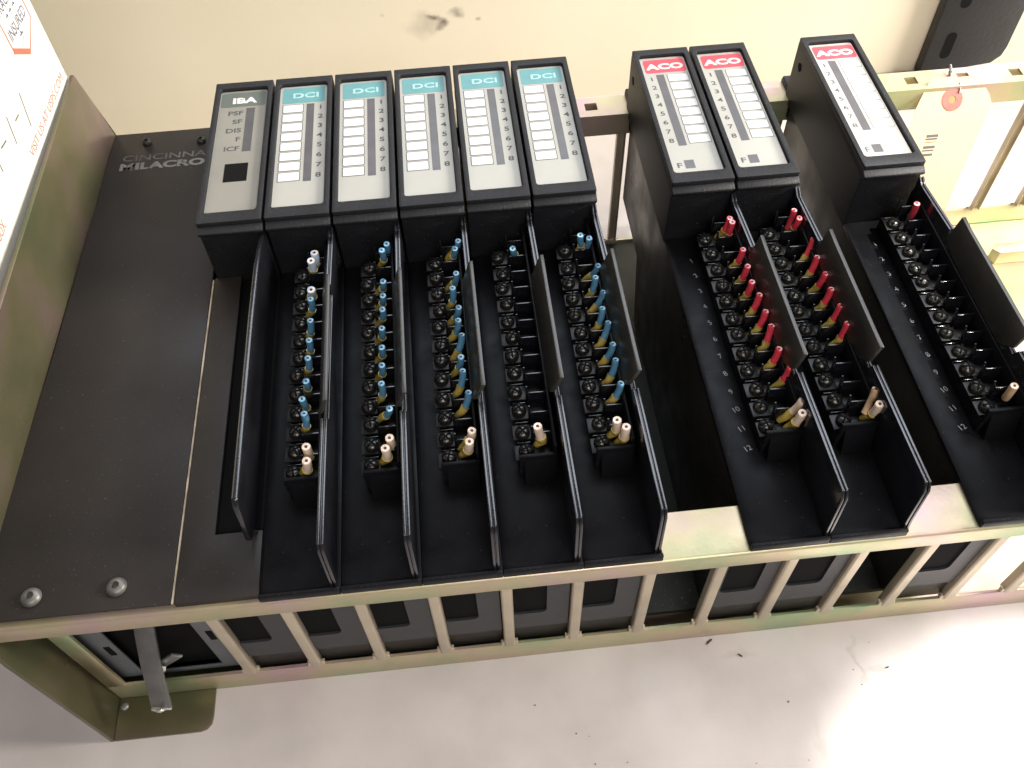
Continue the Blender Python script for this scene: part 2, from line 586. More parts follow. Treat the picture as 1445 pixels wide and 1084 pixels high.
def csub(mb, name, m, **k):
    return mb.build(name, m, cover, org=CO, **k)


e = MB()
e.box(-1.75, -1.05, -9.4, 154, -1.0, 0.15)
csub(e, 'lit_edge', mat('lit_edge_strip', (0.34, 0.28, 0.21), 0.5, metal=0.3, var=0.4, nscale=150))  # pale strip: the lit plate edge painted as colour
for (x, y, r0, mm) in ((-54, -1.5, 3.9, 'button'), (-22.7, -0.8, 3.9, 'button'), (-47, 260.5, 2.5, 'body'), (-17.5, 258.5, 2.5, 'body')):
    s = MB()
    s.tube([(x, y, 0.45), (x, y, 1.0)], [r0 * .92, r0], 20)
    s.bm.faces.ensure_lookup_table()
    # button head as a lathe with a hex socket
    prof = [(r0, 1.0), (r0 * .93, 1.9), (r0 * .75, 2.6), (r0 * .5, 3.0), (r0 * .40, 3.05)]
    n = 24
    rings = [[s.bm.verts.new((x + q * math.cos(2 * math.pi * i / n), y + q * math.sin(2 * math.pi * i / n), z)) for i in range(n)] for q, z in prof]
    rings.append([s.bm.verts.new((x + r0 * .36 * math.cos(2 * math.pi * i / n), y + r0 * .36 * math.sin(2 * math.pi * i / n), 1.3)) for i in range(n)])
    for a, b in zip(rings, rings[1:]):
        for i in range(n):
            s._face([a[i], a[(i + 1) % n], b[(i + 1) % n], b[i]])
    s._face(rings[-1])
    csub(s, 'screw', M[mm])
# worn maker's name
def on_cover(txt, m, x, y, h, fit, bold):
    o = letter(txt, m, cover, x + 66, y + 12, 0.42 + 122, h, bold=bold, fit=fit)
    return o


on_cover('MILACRON', M['worn_ink'], -59.5, 239.8, 5.0, 53.0, 0.045)
on_cover('CINCINNATI', M['faint_ink'], -59.0, 246.8, 4.6, 52.0, 0.01)

# power supply seen through the wide opening under the cover plate
ps = MB()
ps.ring([(-61.5, -106), (-2.6, -106), (-2.6, -20), (-61.5, -20)], [(-50, -103), (-12.5, -103), (-12.5, -27), (-50, -27)], 0, 1.4)
for v in ps.bm.verts:
    v.co = Vector((v.co.x, 4.0 + v.co.z, v.co.y))
brk = cpart(ps, 'supply_bracket', M['blue_grey'], bevel=0.4)
for (x, z) in ((-53.5, -72), (-7.5, -66)):
    s = MB()
    s.prism([(x - 1.4, z - 5), (x + 1.4, z - 5), (x + 1.4, z + 5), (x - 1.4, z + 5)], 3.7, 4.1, 'y')
    s.build('slot_opening', M['matte_black'], brk, org=CO, bevel=0.15)
ps = MB()
ps.box(-60, -4, 9, 230, -119, -12)
cpart(ps, 'supply_case', M['matte_black'], bevel=1)
# loose bent aluminium strip that sticks out of the opening
t = MB()
path = [Vector((-33.0, 14, -48)), Vector((-33.8, 4, -60)), Vector((-34.6, -4, -72)), Vector((-35.4, -16, -93))]
side = Vector((0.97, -0.18, 0.05)).normalized()
prev = None
for i, p_ in enumerate(path):
    d = (path[min(i + 1, 3)] - path[max(i - 1, 0)]).normalized()
    nrm = side.cross(d).normalized()
    ring_ = [t.bm.verts.new(p_ + side * a * 4.6 + nrm * b * 0.9) for a, b in ((-1, -1), (1, -1), (1, 1), (-1, 1))]
    if prev:
        for k in range(4):
            t._face([prev[k], prev[(k + 1) % 4], ring_[(k + 1) % 4], ring_[k]])
    else:
        t._face(ring_[::-1])
    prev = ring_
t._face(prev)
strip = cpart(t, 'ground_strap', M['steel'], bevel=0.2)
t = MB()
t.prism([(-39.8, -92.4), (-38.2, -94.8), (-36.6, -93.6), (-35.2, -95.6), (-33.4, -93.8), (-31.2, -94.6), (-31.0, -92.2)], -17.6, -16.0, 'y')
t.prism([(-37.5, -92.2), (-35.8, -93.8), (-33.8, -92.0), (-34.6, -90.6)], -18.6, -17.5, 'y')
t.build('torn_end', M['bright_metal'], strip, org=CO, bevel=0.2)
t = MB()
t.prism([(-33, -74), (-24, -66), (-20, -69), (-31, -79)], -3.5, -2.2, 'y')
cpart(t, 'bent_tab', M['steel'], bevel=0.25)
t = MB()
t.prism([(-33.4, -77.6), (-30.6, -78.2), (-29.2, -75.8), (-31.0, -74.0), (-33.0, -74.8)], -6.2, -4.4, 'y')
cpart(t, 'crimp', M['bright_metal'])
t = MB()
t.box(-44, -43, -0.9, -0.2, -32.5, -29.5)
cpart(t, 'burr', M['zinc'])

# ------------------------------------------------------------------ modules
def rrect(x0, x1, y0, y1, r=1.4, n=3):
    pts = []
    for cx_, cy_, a0 in ((x1 - r, y0 + r, -90), (x1 - r, y1 - r, 0), (x0 + r, y1 - r, 90), (x0 + r, y0 + r, 180)):
        for i in range(n + 1):
            a = math.radians(a0 + 90 * i / n)
            pts.append((cx_ + r * math.cos(a), cy_ + r * math.sin(a)))
    return pts


def msh(key, fn):
    return cached(key, fn)


def mesh_body():
    b = MB()
    b.prism([(2.2, -3.2), (251, -3.2), (251, -60), (204, -62), (192, -106), (2.2, -106)], 1.2, 28.6)
    return b.mesh('housing', M['body'], bevel=0.5)


def mesh_shoulder():
    b = MB()
    b.prism([(259.6, 4), (270, 4), (271.5, 1), (271.5, -11), (251.2, -11), (251.2, -3)], 1.0, 12.5)
    b.prism([(259.6, 4), (270, 4), (271.5, 1), (271.5, -11), (251.2, -11), (251.2, -3)], 16, 28.0)
    b.box(12.6, 15.9, 252, 270, -11, -1)
    return b.mesh('latch_shoulder', M['head'], bevel=0.7)


def mesh_end():
    # lower end cap with a rounded window seen through the grille
    b = MB()
    o = None
    rr = rrect(2.2, 18.5, -72, -22, 3, 3)
    # make an outer outline with the same vertex count
    out = []
    for i, (x, y) in enumerate(rr):
        q = i // 4
        out.append({0: (28.4, -88), 1: (28.4, -18), 2: (1.4, -18), 3: (1.4, -88)}[q])
    L = []
    for yy in (0.9, 2.1):
        L.append([b.bm.verts.new((x, yy, z)) for x, z in out])
        L.append([b.bm.verts.new((x, yy, z)) for x, z in rr])
    n = len(rr)
    for i in range(n):
        j = (i + 1) % n
        for q in ((L[0][i], L[0][j], L[1][j], L[1][i]), (L[2][i], L[2][j], L[3][j], L[3][i]), (L[1][i], L[1][j], L[3][j], L[3][i])):
            if len(set(q)) == 4 and (q[0].co - q[1].co).length + (q[2].co - q[3].co).length > 1e-6:
                try:
                    b.bm.faces.new(q)
                except ValueError:
                    pass
    return b.mesh('end_cap', M['end_grey'], smooth=0)


def mesh_endhole():
    b = MB()
    b.box(1.6, 19, 2.12, 2.18, -73, -20)
    return b.mesh('end_window', M['matte_black'], smooth=0)


HEADW = 29.4


def mesh_head():
    b = MB()
    b.prism([(155.2, -3), (155.2, 27.5), (152.8, 29.2), (152.6, 30.8), (155.6, 32.3), (259.4, 32.3), (259.4, -3)], 0.1, HEADW)
    return b.mesh('indicator_housing', M['head'], bevel=0.55)


def mesh_rim(lx0, lx1, ly0, ly1):
    b = MB()
    inn = rrect(lx0, lx1, ly0, ly1, 1.6, 3)
    outer = rrect(0.15, HEADW - 0.05, 155.7, 259.3, 0.6, 3)
    b.ring(outer, inn, 32.1, 34.8)
    return b.mesh('bezel', M['head'], bevel=0.25)


def mesh_hole_screw(x, y, z, r0):
    b = MB()
    b.tube([(x - 0.15, y, z), (x + 0.5, y, z)], r0, 16)
    return b.mesh('side_hole', M['matte_black'])


# ---- swing arm: plate, fin, raised cover
def mesh_arm(fx):
    b = MB()
    b.prism([(0.02, -1.0), (0.02, -3.0), (30.46, -3.0), (30.46, -0.2), (4.2, -0.2), (2.0, -0.4)], -10.8, 155.0, 'y')
    b.box(0.1, 30.4, -11.6, -9.9, -2.6, 1.5)
    return b.mesh('arm_cover', M['plastic'], bevel=0.35)


def mesh_fin(fx):
    b = MB()
    for (xa, xb, lo) in ((fx, fx + 1.0, 0.0), (fx + 1.0, fx + 1.5, 0.55), (fx + 1.5, fx + 2.5, 0.0)):
        b.prism([(-10.4 + lo, -1.5), (-9.4 + lo, 6), (-8.2 + lo, 26 - lo), (-6.0, 29.5 - lo), (48.5 - lo, 27.8 - lo), (50.5, 23.5 - lo), (117, 22.0 - lo),
                 (119, 27 - lo), (151, 24.5 - lo), (155.0, 26.5 - lo), (155.0, -1.5)], xa, xb)
    return b.mesh('side_fin', M['fin'], bevel=0.22, seg=2)


def mesh_raised(fx):
    b = MB()
    y0, y1 = 51.5, 117.5
    n = 8
    prev = None
    for i in range(n + 1):
        t = i / n
        y = y0 + (y1 - y0) * t
        a = 0.0
        za, zb = 19.5, 35.0
        if i == 0:
            za = 26.0
        if i == n:
            za, zb = 23.0, 35.5
        if i == n - 1:
            za = 20.5
        xin, xout = (fx - 0.6 if fx > 28 else fx - 1.9), fx + 2.2
        ring_ = [b.bm.verts.new(c) for c in ((xin, y, za), (xin + 2.0, y, za), (xout + 1.5, y, zb), (xout - 0.2, y, zb))]
        if prev:
            for k in range(4):
                b._face([prev[k], prev[(k + 1) % 4], ring_[(k + 1) % 4], ring_[k]])
        else:
            b._face(ring_[::-1])
        prev = ring_
    b._face(prev)
    b.box(fx + 0.1, fx + 1.9, 51.8, 117, 16, 23)
    return b.mesh('raised_guard', M['guard'], bevel=0.35)


# ---- terminal strip
TP = 9.7
Y1 = 146.6                                 # top of terminal 1


def mesh_block(dx):
    b = MB()
    yb = Y1 - 12 * TP
    b.box(10.6 + dx, 25.6 + dx, yb - 0.6, Y1 + 2.5, 0.4, 7.5)
    b.box(10.6 + dx, 25.6 + dx, yb - 1.0, yb + 0.6, 7.4, 15.5)
    b.box(24.4 + dx, 25.6 + dx, yb + 0.6, Y1 + 8, 7.4, 19.0)
    b.prism([(yb - 1.0, 0.5), (yb - 5, 0.5), (yb - 1.0, 13)], 12.5 + dx, 25.0 + dx)
    return b.mesh('terminal_block', M['plastic'], bevel=0.3)


def mesh_barrier():
    b = MB()
    b.prism([(-0.55, 7.4), (0.55, 7.4), (0.4, 16.2), (-0.4, 16.2)], 17.2, 24.4)
    b.prism([(-0.4, 7.4), (0.5, 7.4), (1.9, 18.6), (1.2, 18.8)], 16.3, 17.25)
    b.prism([(-0.4, 7.4), (0.4, 7.4), (0.4, 9.4), (-0.2, 9.4)], 10.7, 16.3)
    return b.mesh('barrier', M['fin'], bevel=0.22)


def mesh_screw(rot):
    b = MB()
    r0 = 3.1
    n = 16
    prof = [(r0, 10.0), (r0, 11.0), (r0 * .9, 12.0), (r0 * .65, 12.7), (r0 * .3, 13.0)]
    rings = [[b.bm.verts.new((q * math.cos(2 * math.pi * i / n), q * math.sin(2 * math.pi * i / n), z)) for i in range(n)] for q, z in prof]
    for a, c in zip(rings, rings[1:]):
        for i in range(n):
            b._face([a[i], a[(i + 1) % n], c[(i + 1) % n], c[i]])
    b._face(rings[-1])
    b._face(rings[0][::-1])
    return b.mesh('terminal_screw', M['screw'], smooth=50)


def mesh_slot():
    b = MB()
    b.box(-2.5, 2.5, -0.4, 0.4, 11.7, 13.15)
    b.box(-0.4, 0.4, -2.5, 2.5, 11.71, 13.14)
    return b.mesh('cross_slot', M['matte_black'], smooth=0)


def mesh_clamp():
    b = MB()
    # square saddle washer with upturned ears
    b.box(-3.9, 3.9, -3.5, 3.5, 9.0, 9.8)
    b.box(3.9, 10.5, -2.2, 2.2, 8.4, 9.3)
    return b.mesh('saddle_clamp', M['screw_plate'], bevel=0.25)


WIRES = {
  'D1': [('w', 19.0, 144.5, 13.0, 20.4, 145.4, 20.8), ('w', 18.0, 141.4, 13.0, 19.1, 140.3, 21.0), ('w', 18.3, 125.2, 13.0, 19.6, 123.0, 20.5), ('b', 18.4, 116.3, 13.0, 20.1, 115.0, 23.2), ('b', 17.9, 102.5, 13.0, 20.4, 102.8, 23.2), ('b', 18.5, 93.1, 13.0, 20.2, 91.9, 23.2), ('b', 17.9, 83.3, 13.0, 20.0, 82.4, 23.2), ('b', 17.9, 74.0, 13.0, 19.6, 70.7, 23.0), ('b', 18.5, 63.8, 13.0, 18.4, 61.6, 23.5), ('b', 18.0, 54.1, 13.0, 19.5, 54.4, 23.5), ('c', 19.9, 40.4, 13.0, 20.8, 38.8, 23.5), ('c', 18.9, 34.4, 13.0, 21.1, 32.6, 23.2)],
  'D2': [('b', 22.4, 149.0, 13.0, 23.1, 144.9, 22.8), ('b', 20.4, 143.7, 13.0, 20.9, 140.8, 23.2), ('b', 19.0, 126.6, 13.0, 21.1, 122.2, 22.5), ('b', 18.9, 117.2, 13.0, 20.9, 113.6, 22.8), ('b', 18.8, 108.1, 13.0, 20.6, 105.5, 23.0), ('b', 18.6, 97.6, 13.0, 20.2, 95.0, 23.0), ('b', 18.5, 87.4, 13.0, 20.0, 84.6, 23.0), ('b', 18.3, 77.6, 13.0, 19.9, 75.1, 23.2), ('b', 18.3, 65.9, 13.0, 19.6, 65.6, 23.5), ('b', 18.6, 56.6, 13.0, 22.5, 53.6, 22.5), ('c', 21.6, 42.1, 13.0, 22.3, 39.3, 23.2), ('c', 20.0, 36.5, 13.0, 20.6, 34.6, 23.5)],
  'D3': [('b', 21.4, 144.4, 13.0, 25.2, 142.9, 22.8), ('b', 21.4, 142.3, 13.0, 23.4, 138.4, 22.5), ('b', 20.2, 124.9, 13.0, 23.0, 122.7, 23.0), ('b', 19.5, 113.4, 13.0, 20.9, 113.7, 23.5), ('b', 19.3, 103.7, 13.0, 22.8, 102.7, 23.0), ('b', 19.2, 94.8, 13.0, 22.1, 95.4, 23.2), ('b', 19.4, 83.9, 13.0, 23.0, 88.1, 22.2), ('b', 19.6, 76.1, 13.0, 21.9, 75.6, 23.2), ('b', 19.5, 65.3, 13.0, 22.1, 68.9, 22.5), ('b', 20.3, 55.3, 13.0, 23.7, 57.6, 22.8), ('c', 20.5, 39.9, 13.0, 23.7, 39.1, 23.0), ('c', 21.0, 36.2, 13.0, 22.4, 34.1, 23.2)],
  'D4': [('b', 20.7, 140.3, 13.0, 18.9, 135.6, 22.2), ('c', 20.7, 37.8, 13.0, 18.7, 37.9, 23.5)],
  'D5': [('b', 21.3, 141.8, 13.0, 19.8, 139.3, 23.2), ('b', 22.9, 140.3, 13.0, 23.6, 137.1, 23.0), ('b', 21.0, 121.9, 13.0, 25.0, 120.2, 22.5), ('b', 20.8, 111.7, 13.0, 22.6, 112.5, 23.5), ('b', 20.3, 102.5, 13.0, 24.8, 104.7, 22.2), ('b', 20.8, 92.3, 13.0, 22.8, 94.9, 23.0), ('b', 20.6, 83.0, 13.0, 24.1, 87.4, 22.2), ('b', 20.3, 73.4, 13.0, 24.0, 75.2, 22.8), ('b', 20.8, 63.6, 13.0, 23.8, 67.2, 22.5), ('b', 20.8, 53.6, 13.0, 23.8, 54.8, 23.0), ('c', 19.8, 38.6, 13.0, 19.2, 37.2, 23.5), ('c', 21.9, 34.6, 13.0, 22.2, 33.7, 23.5)],
  'A1': [('r', 23.8, 142.8, 13.0, 25.3, 141.4, 23.5), ('r', 26.2, 140.6, 13.0, 25.8, 138.8, 23.5), ('r', 24.7, 121.7, 13.0, 26.3, 121.2, 23.5), ('r', 24.2, 111.4, 13.0, 25.7, 110.9, 23.5), ('r', 24.1, 101.9, 13.0, 25.2, 101.6, 23.5), ('r', 24.2, 92.2, 13.0, 26.7, 94.4, 23.0), ('r', 24.2, 82.7, 13.0, 26.8, 84.9, 23.0), ('r', 25.2, 73.4, 13.0, 27.3, 77.3, 22.5), ('r', 24.6, 63.4, 13.0, 26.8, 64.4, 23.2), ('r', 26.2, 53.9, 13.0, 28.8, 54.6, 23.2), ('c', 24.9, 38.1, 13.0, 28.9, 38.1, 22.8), ('c', 26.2, 33.7, 13.0, 26.9, 32.2, 23.5)],
  'A2': [('R', 24.1, 141.7, 13.0, 25.4, 142.9, 23.5), ('r', 26.2, 141.4, 13.0, 26.6, 138.0, 23.0), ('r', 25.2, 120.4, 13.0, 28.8, 124.1, 23.2), ('r', 24.6, 110.6, 13.0, 27.1, 112.9, 23.2), ('r', 25.4, 102.8, 13.0, 27.8, 102.8, 23.2), ('r', 25.2, 92.4, 13.0, 27.4, 93.8, 23.2), ('r', 25.8, 82.7, 13.0, 28.4, 84.1, 23.2), ('r', 26.4, 72.8, 13.0, 28.2, 74.3, 23.2), ('C', 25.4, 35.5, 13.0, 28.4, 40.1, 23.2), ('c', 27.6, 34.8, 13.0, 27.4, 32.8, 23.5)],
  'A3': [('R', 24.2, 142.2, 13.0, 23.1, 140.4, 23.2), ('C', 24.5, 36.6, 13.0, 22.9, 35.1, 23.5)],
}

WMAT = {'b': ('blue', 'lit_blue_end', 1.45), 'w': ('pale_blue', 'lit_cream_end', 1.85), 'c': ('cream', 'lit_cream_end', 1.75),
        'r': ('red', 'lit_pink_end', 1.45), 'R': ('dark_red', 'lit_pink_end', 1.45), 'C': ('tan', 'lit_cream_end', 1.6)}


def make_wire(parent, w):
    k = w[0]
    b0, t0 = Vector(w[1:4]), Vector(w[4:7])
    ins, end, r0 = WMAT[k]
    d = (t0 - b0)
    L = d.length
    bow = Vector((rnd.uniform(-.5, .2), rnd.uniform(-.4, .4), 0)) + Vector((-0.25 * d.x, -0.2 * d.y, 0))
    pts = []
    ctrl = b0 + Vector((d.x * 0.9 + rnd.uniform(0, .5), d.y * 0.8 + rnd.uniform(-.4, .4), d.z * 0.42))
    for i in range(9):
        t = i / 8
        pts.append(b0 * (1 - t) ** 2 + ctrl * 2 * t * (1 - t) + t0 * t * t)
    q = MB()
    full = k in 'CR'
    q.tube(pts[0 if full else 2:8] + [pts[8] - d * 0.01, pts[8]], [r0] * (len(pts[0 if full else 2:8])) + [r0, r0 * .93], 14)
    wire = q.build('cut_wire', M[ins], parent, smooth=50)
    dn = (pts[8] - pts[7]).normalized()
    q = MB()
    q.tube([pts[8] - dn * 0.3, pts[8] + dn * 0.07], [r0 * .90, r0 * .88], 14)
    q.build('cut_face', M[end], wire)
    q = MB()
    q.tube([pts[8] - dn * 0.2, pts[8] + dn * 0.17], [r0 * .42, r0 * .36], 8)
    q.build('copper_core', M['copper'], wire)
    if not full:
        q = MB()
        base = b0 - Vector((2.4, -.6, 3.6))
        q.tube([base, b0 - Vector((1.4, -.3, 1.8)), b0, pts[1], pts[2] * .9 + pts[3] * .1], [r0 * .8, r0 * .95, r0 * 1.1, r0 * 1.22, r0 * 1.25], 14)
        q.build('lug_sleeve', M['yellow'], wire, smooth=50)
    return wire


def flat(name, m, parent, pts, z, th=0.05):
    q = MB()
    q.prism(pts, z, z + th, 'z')
    return q.build(name, m, parent, smooth=0)


def rect(x0, x1, y0, y1):
    return [(x0, y0), (x1, y0), (x1, y1), (x0, y1)]


ZL = 32.9


def make_face(root, kind, tilt=0.0):
    lx0, lx1, ly0, ly1 = 2.6, 26.4, 163.0, 254.2
    place('bezel', msh(('rim', kind), lambda: mesh_rim(lx0 - .1, lx1 + .4, ly0 - .6, ly1 + .3)), root)
    q = MB()
    q.prism(rrect(lx0, lx1, ly0, ly1, 1.5, 4), 32.35, ZL, 'z')
    lab = q.build('label_plate', M['label_shaded' if kind == 'IBA' else 'label'], root, smooth=0)
    z = ZL + 0.02
    if kind == 'IBA':
        flat('colour_band', M['green_grey'], lab, rrect(3.4, 25.8, 241.2, 252.6, 1.3, 3), z)
        letter('IBA', M['white_ink'], lab, 15.2, 244.0, z + .06, 4.2, bold=0.045, wide=1.35, centre=True)
        ys = [234.6, 227.8, 220.9, 214.0, 207.0]
        for t_, y in zip(('PSF', 'SF', 'DIS', 'F', 'ICF'), ys):
            me = text_mesh(t_, M['ink'], 0.02, 1.45)
            place('lettering', me, lab, (15.2 - me['w'] * 2.6, y, z), None, (2.6, 3.2, 1))
        flat('indicator_strip', M['strip'], lab, rect(16.6, 20.8, 206.0, 239.6), z)
        flat('black_window', M['matte_black'], lab, rect(9.3, 20.4, 184.4, 197.4), z)
    elif kind == 'DCI':
        flat('colour_band', M['teal'], lab, rrect(4.0, 25.4, 240.4, 252.8, 1.0, 3), z)
        letter('DCI', M['pale_ink'], lab, 15.4, 244.4, z + .06, 3.9, bold=0.03, wide=1.45, centre=True)
        pitch = 7.35
        for i in range(8):
            y1_ = 239.3 - pitch * i
            flat('box_outline', M['box_line'], lab, rrect(4.2, 15.0, y1_ - 6.7, y1_, .5, 2), z)
            flat('write_on_box', M['white_box'], lab, rrect(4.7, 14.5, y1_ - 6.2, y1_ - .5, .4, 2), z + .06)
            letter(str(i + 1), M['ink'], lab, 22.0, y1_ - 4.8, z, 3.1, bold=0.012, wide=1.3, name='number')
        flat('indicator_strip', M['strip'], lab, rect(16.4, 20.2, 180.6, 239.2), z)
    else:
        flat('colour_band', M['red_print'], lab, rrect(4.4, 25.9, 241.2, 252.4, 1.6, 3), z)
        letter('ACO', M['white_ink'], lab, 15.2, 244.2, z + .06, 4.4, bold=0.045, wide=1.4, centre=True)
        pitch = 6.98
        for i in range(8):
            y1_ = 239.4 - pitch * i
            flat('box_outline', M['box_line'], lab, rrect(14.6, 25.6, y1_ - 6.3, y1_, .5, 2), z)
            flat('write_on_box', M['white_box'], lab, rrect(15.0, 25.2, y1_ - 5.9, y1_ - .4, .4, 2), z + .06)
            letter(str(i + 1), M['ink'], lab, 5.2, y1_ - 4.7, z, 3.0, bold=0.01, wide=1.25, name='number')
        flat('indicator_strip', M['strip'], lab, rect(9.2, 13.2, 183.2, 239.6), z)
        letter('F', M['ink'], lab, 5.2, 167.6, z, 3.4, bold=0.01, wide=1.25)
        flat('fault_window', M['strip'], lab, rect(9.2, 13.8, 166.8, 172.6), z)
    return lab


def make_module(x0, kind, name, label, group, wires):
    root = empty(name, (x0, 0, 0), label, 'module', group)
    aco = kind == 'ACO'
    fx = 28.5 if aco else 27.0
    dx = 3.2 if aco else 0.0
    place('housing', msh('body', mesh_body), root)
    place('end_cap', msh('end', mesh_end), root)
    place('end_window', msh('endhole', mesh_endhole), root)
    place('latch_shoulder', msh('shoulder', mesh_shoulder), root)
    place('indicator_housing', msh('head', mesh_head), root)
    place('side_hole', msh('hole', lambda: mesh_hole_screw(0.1, 250, 23, 2.4)), root)
    make_face(root, kind)
    arm = place('arm_cover', msh(('arm', fx), lambda: mesh_arm(fx)), root)
    place('side_fin', msh(('fin', fx), lambda: mesh_fin(fx)), root)
    place('raised_guard', msh(('raised', fx), lambda: mesh_raised(fx)), root)
    place('terminal_block', msh(('block', dx), lambda: mesh_block(dx)), root)
    for i in range(12):
        place('barrier', msh('barrier', mesh_barrier), root, (dx, Y1 - TP * i, 0))
        yc = Y1 - TP * (i + .5)
        cl = place('saddle_clamp', msh('clamp', mesh_clamp), root, (13.2 + dx, yc, 0))
        sc = place('terminal_screw', msh('screw', lambda: mesh_screw(0)), root, (13.2 + dx + rnd.uniform(-.2, .2), yc, rnd.uniform(-.3, .5)), (rnd.uniform(-.07, .07), rnd.uniform(-.07, .07), rnd.uniform(0, 3)))
        place('cross_slot', msh('slot', mesh_slot), sc)
        if aco:
            letter(str(i + 1), M['grey_ink'], arm, 9.6 + (0 if i < 9 else -1.0), yc - 4.2, -0.15, 2.5, name='number', rot=(0, 0, 0.35))
    for w_ in wires:
        make_wire(root, w_)
    return root


def make_adapter():
    root = empty('adapter_module', (0, 0, 0), 'module with a grey label and small black square window, beside the wide blank cover plate', 'module')
    place('housing', msh('body', mesh_body), root)
    place('end_cap', msh('end', mesh_end), root)
    place('end_window', msh('endhole', mesh_endhole), root)
    place('latch_shoulder', msh('shoulder', mesh_shoulder), root)
    place('indicator_housing', msh('head', mesh_head), root)
    make_face(root, 'IBA')
    b = MB()
    b.prism([(-0.8, -9.8), (30.45, -9.8), (30.45, 17.5), (12, 17.5), (12, 155), (-0.8, 155)], -3, 0.3, 'z')
    b.build('front_plate', M['plate'], root, bevel=0.4)
    b = MB()
    b.box(12.0, 30.4, 17.6, 155, -3.1, -2.9)
    b.build('dark_recess', M['matte_black'], root, smooth=0)
    b = MB()
    b.prism([(17.5, -2.5), (15.0, 4), (9.0, 8), (12.5, 27), (14.5, 30.5), (100, 31), (131, 30), (155, 27), (155, -2.5)], 26.4, 28.9)
    b.build('side_fin', M['fin'], root, bevel=0.7, seg=3)
    return root


make_adapter()
dci = [('D1', 30.5, 'teal-labelled module next to the grey-labelled one, its uppermost wire stubs whitish'),
       ('D2', 61.0, 'second teal-labelled module from the left, its blue wire stubs pointing straight up'),
       ('D3', 91.5, 'middle teal-labelled module of five, left neighbour of the almost unwired module'),
       ('D4', 122.0, 'teal-labelled module with only one blue and one cream wire stub'),
       ('D5', 152.5, 'teal-labelled module at the left edge of the wide empty slot, fully wired')]
for k, x, lab_ in dci:
    make_module(x, 'DCI', 'input_module', lab_, 'input modules with teal labels', WIRES[k])
aco = [('A1', 216.75, 'red-labelled module at the right edge of the wide empty slot, with ten red stubs'),
       ('A2', 247.25, 'right one of the two touching red-labelled modules, its lower middle terminals unwired'),
       ('A3', 306.9, 'red-labelled module standing alone at the right, nearly all its terminals bare')]
for k, x, lab_ in aco:
    make_module(x, 'ACO', 'output_module', lab_, 'output modules with red labels', WIRES[k])

# ------------------------------------------------------------------ cardboard box
bx = empty('shipping_box', (-69.4, 256, -122), 'white cardboard shipping box with red print standing behind the left side panel', 'box')
b = MB()
b.box(-170, 0, -200, 0, 0, 330)
b.build('carton', M['box'], bx, bevel=0.8)
bx.rotation_euler = (0, 0, -0.033)
FR = (math.radians(90), 0, math.radians(90))     # text on the face that looks along +x


def bl(txt, m, yy, zz, h, fit, bold=0.0):       # yy: mm from the box's right edge (negative), zz world height
    me = text_mesh(txt, m, bold, 1.0)
    return place('lettering', me, bx, (0.02, yy, zz + 122), FR, (fit / me['w'], h, 1))


bl('INSURED', M['box_blue'], -33.0, 88.0, 5.0, 23.5, 0.01)
bl('TRACKED', M['box_blue'], -33.5, 99.6, 5.0, 24.0, 0.01)
for yy in (-16.4, -21.5, -26.3):
    bl('*', M['box_blue'], yy - 1.2, 92.0, 5.5, 2.6, 0.03)
bl('*', M['box_blue'], -23.6, 80.0, 6.5, 3.6, 0.03)
bl('VISIT US AT USPS.COM', M['box_pale_red'], -65.0, 50.4, 4.2, 59.5, 0.0)
bl('FLAT RATE BOX', M['box_pale_red'], -142, 51.0, 4.6, 32, 0.0)


def ribbon(name, m, pts, wdt, parent=bx):
    """flat stroke on the box face, points in (y, z)"""
    q = MB()
    prev = None
    for i, (y, z) in enumerate(pts):
        a = Vector(pts[max(i - 1, 0)])
        c = Vector(pts[min(i + 1, len(pts) - 1)])
        d = (c - a).normalized()
        n_ = Vector((-d.y, d.x)) * wdt / 2
        ring_ = [q.bm.verts.new((xx, y + s * n_.x, z + 122 + s * n_.y)) for xx, s in ((0.01, -1), (0.01, 1), (0.07, 1), (0.07, -1))]
        if prev:
            for k in range(4):
                q._face([prev[k], prev[(k + 1) % 4], ring_[(k + 1) % 4], ring_[k]])
        else:
            q._face(ring_[::-1])
        prev = ring_
    q._face(prev)
    return q.build(name, m, parent, smooth=0)


ribbon('label_outline', M['box_red'], [(-35.3, 135), (-35.3, 85.0)], 0.9)
ribbon('label_outline', M['box_red'], [(-35.6, 85.6), (-22.0, 76.6)], 2.6)
ribbon('label_outline', M['box_red'], [(-22.2, 76.6), (-7.0, 84.5), (-6.6, 135)], 0.9)
for st in ([(-48.5, 73.2), (-53.1, 58.9)], [(-57.6, 68.8), (-62.6, 69.0)], [(-67.3, 74.7), (-70.7, 63.2)], [(-76.5, 69.7), (-83.0, 70.6)],
           [(-88.9, 74.6), (-90.8, 64.6)], [(-95.5, 74), (-98, 68), (-101, 66.3), (-104.5, 67.5), (-105.5, 72)], [(-111, 69), (-114, 62)]):
    ribbon('marker_stroke', M['marker'], st, 0.75)

# ------------------------------------------------------------------ manila tag on the far rail
tg = empty('manila_tag', (404.7, 258, 3), 'blank manila paper tag with red reinforced hole, wired to the far rail', 'tag')


def tg_pt(x, s):
    """x world mm, s: distance down the slope; gentle curl"""
    z = 3.0 - s * 0.82
    y = 256.0 - s * 0.573 + 0.012 * (s - 30) ** 2 * 0.12
    return (x - 404.7, y - 258, z - 3)


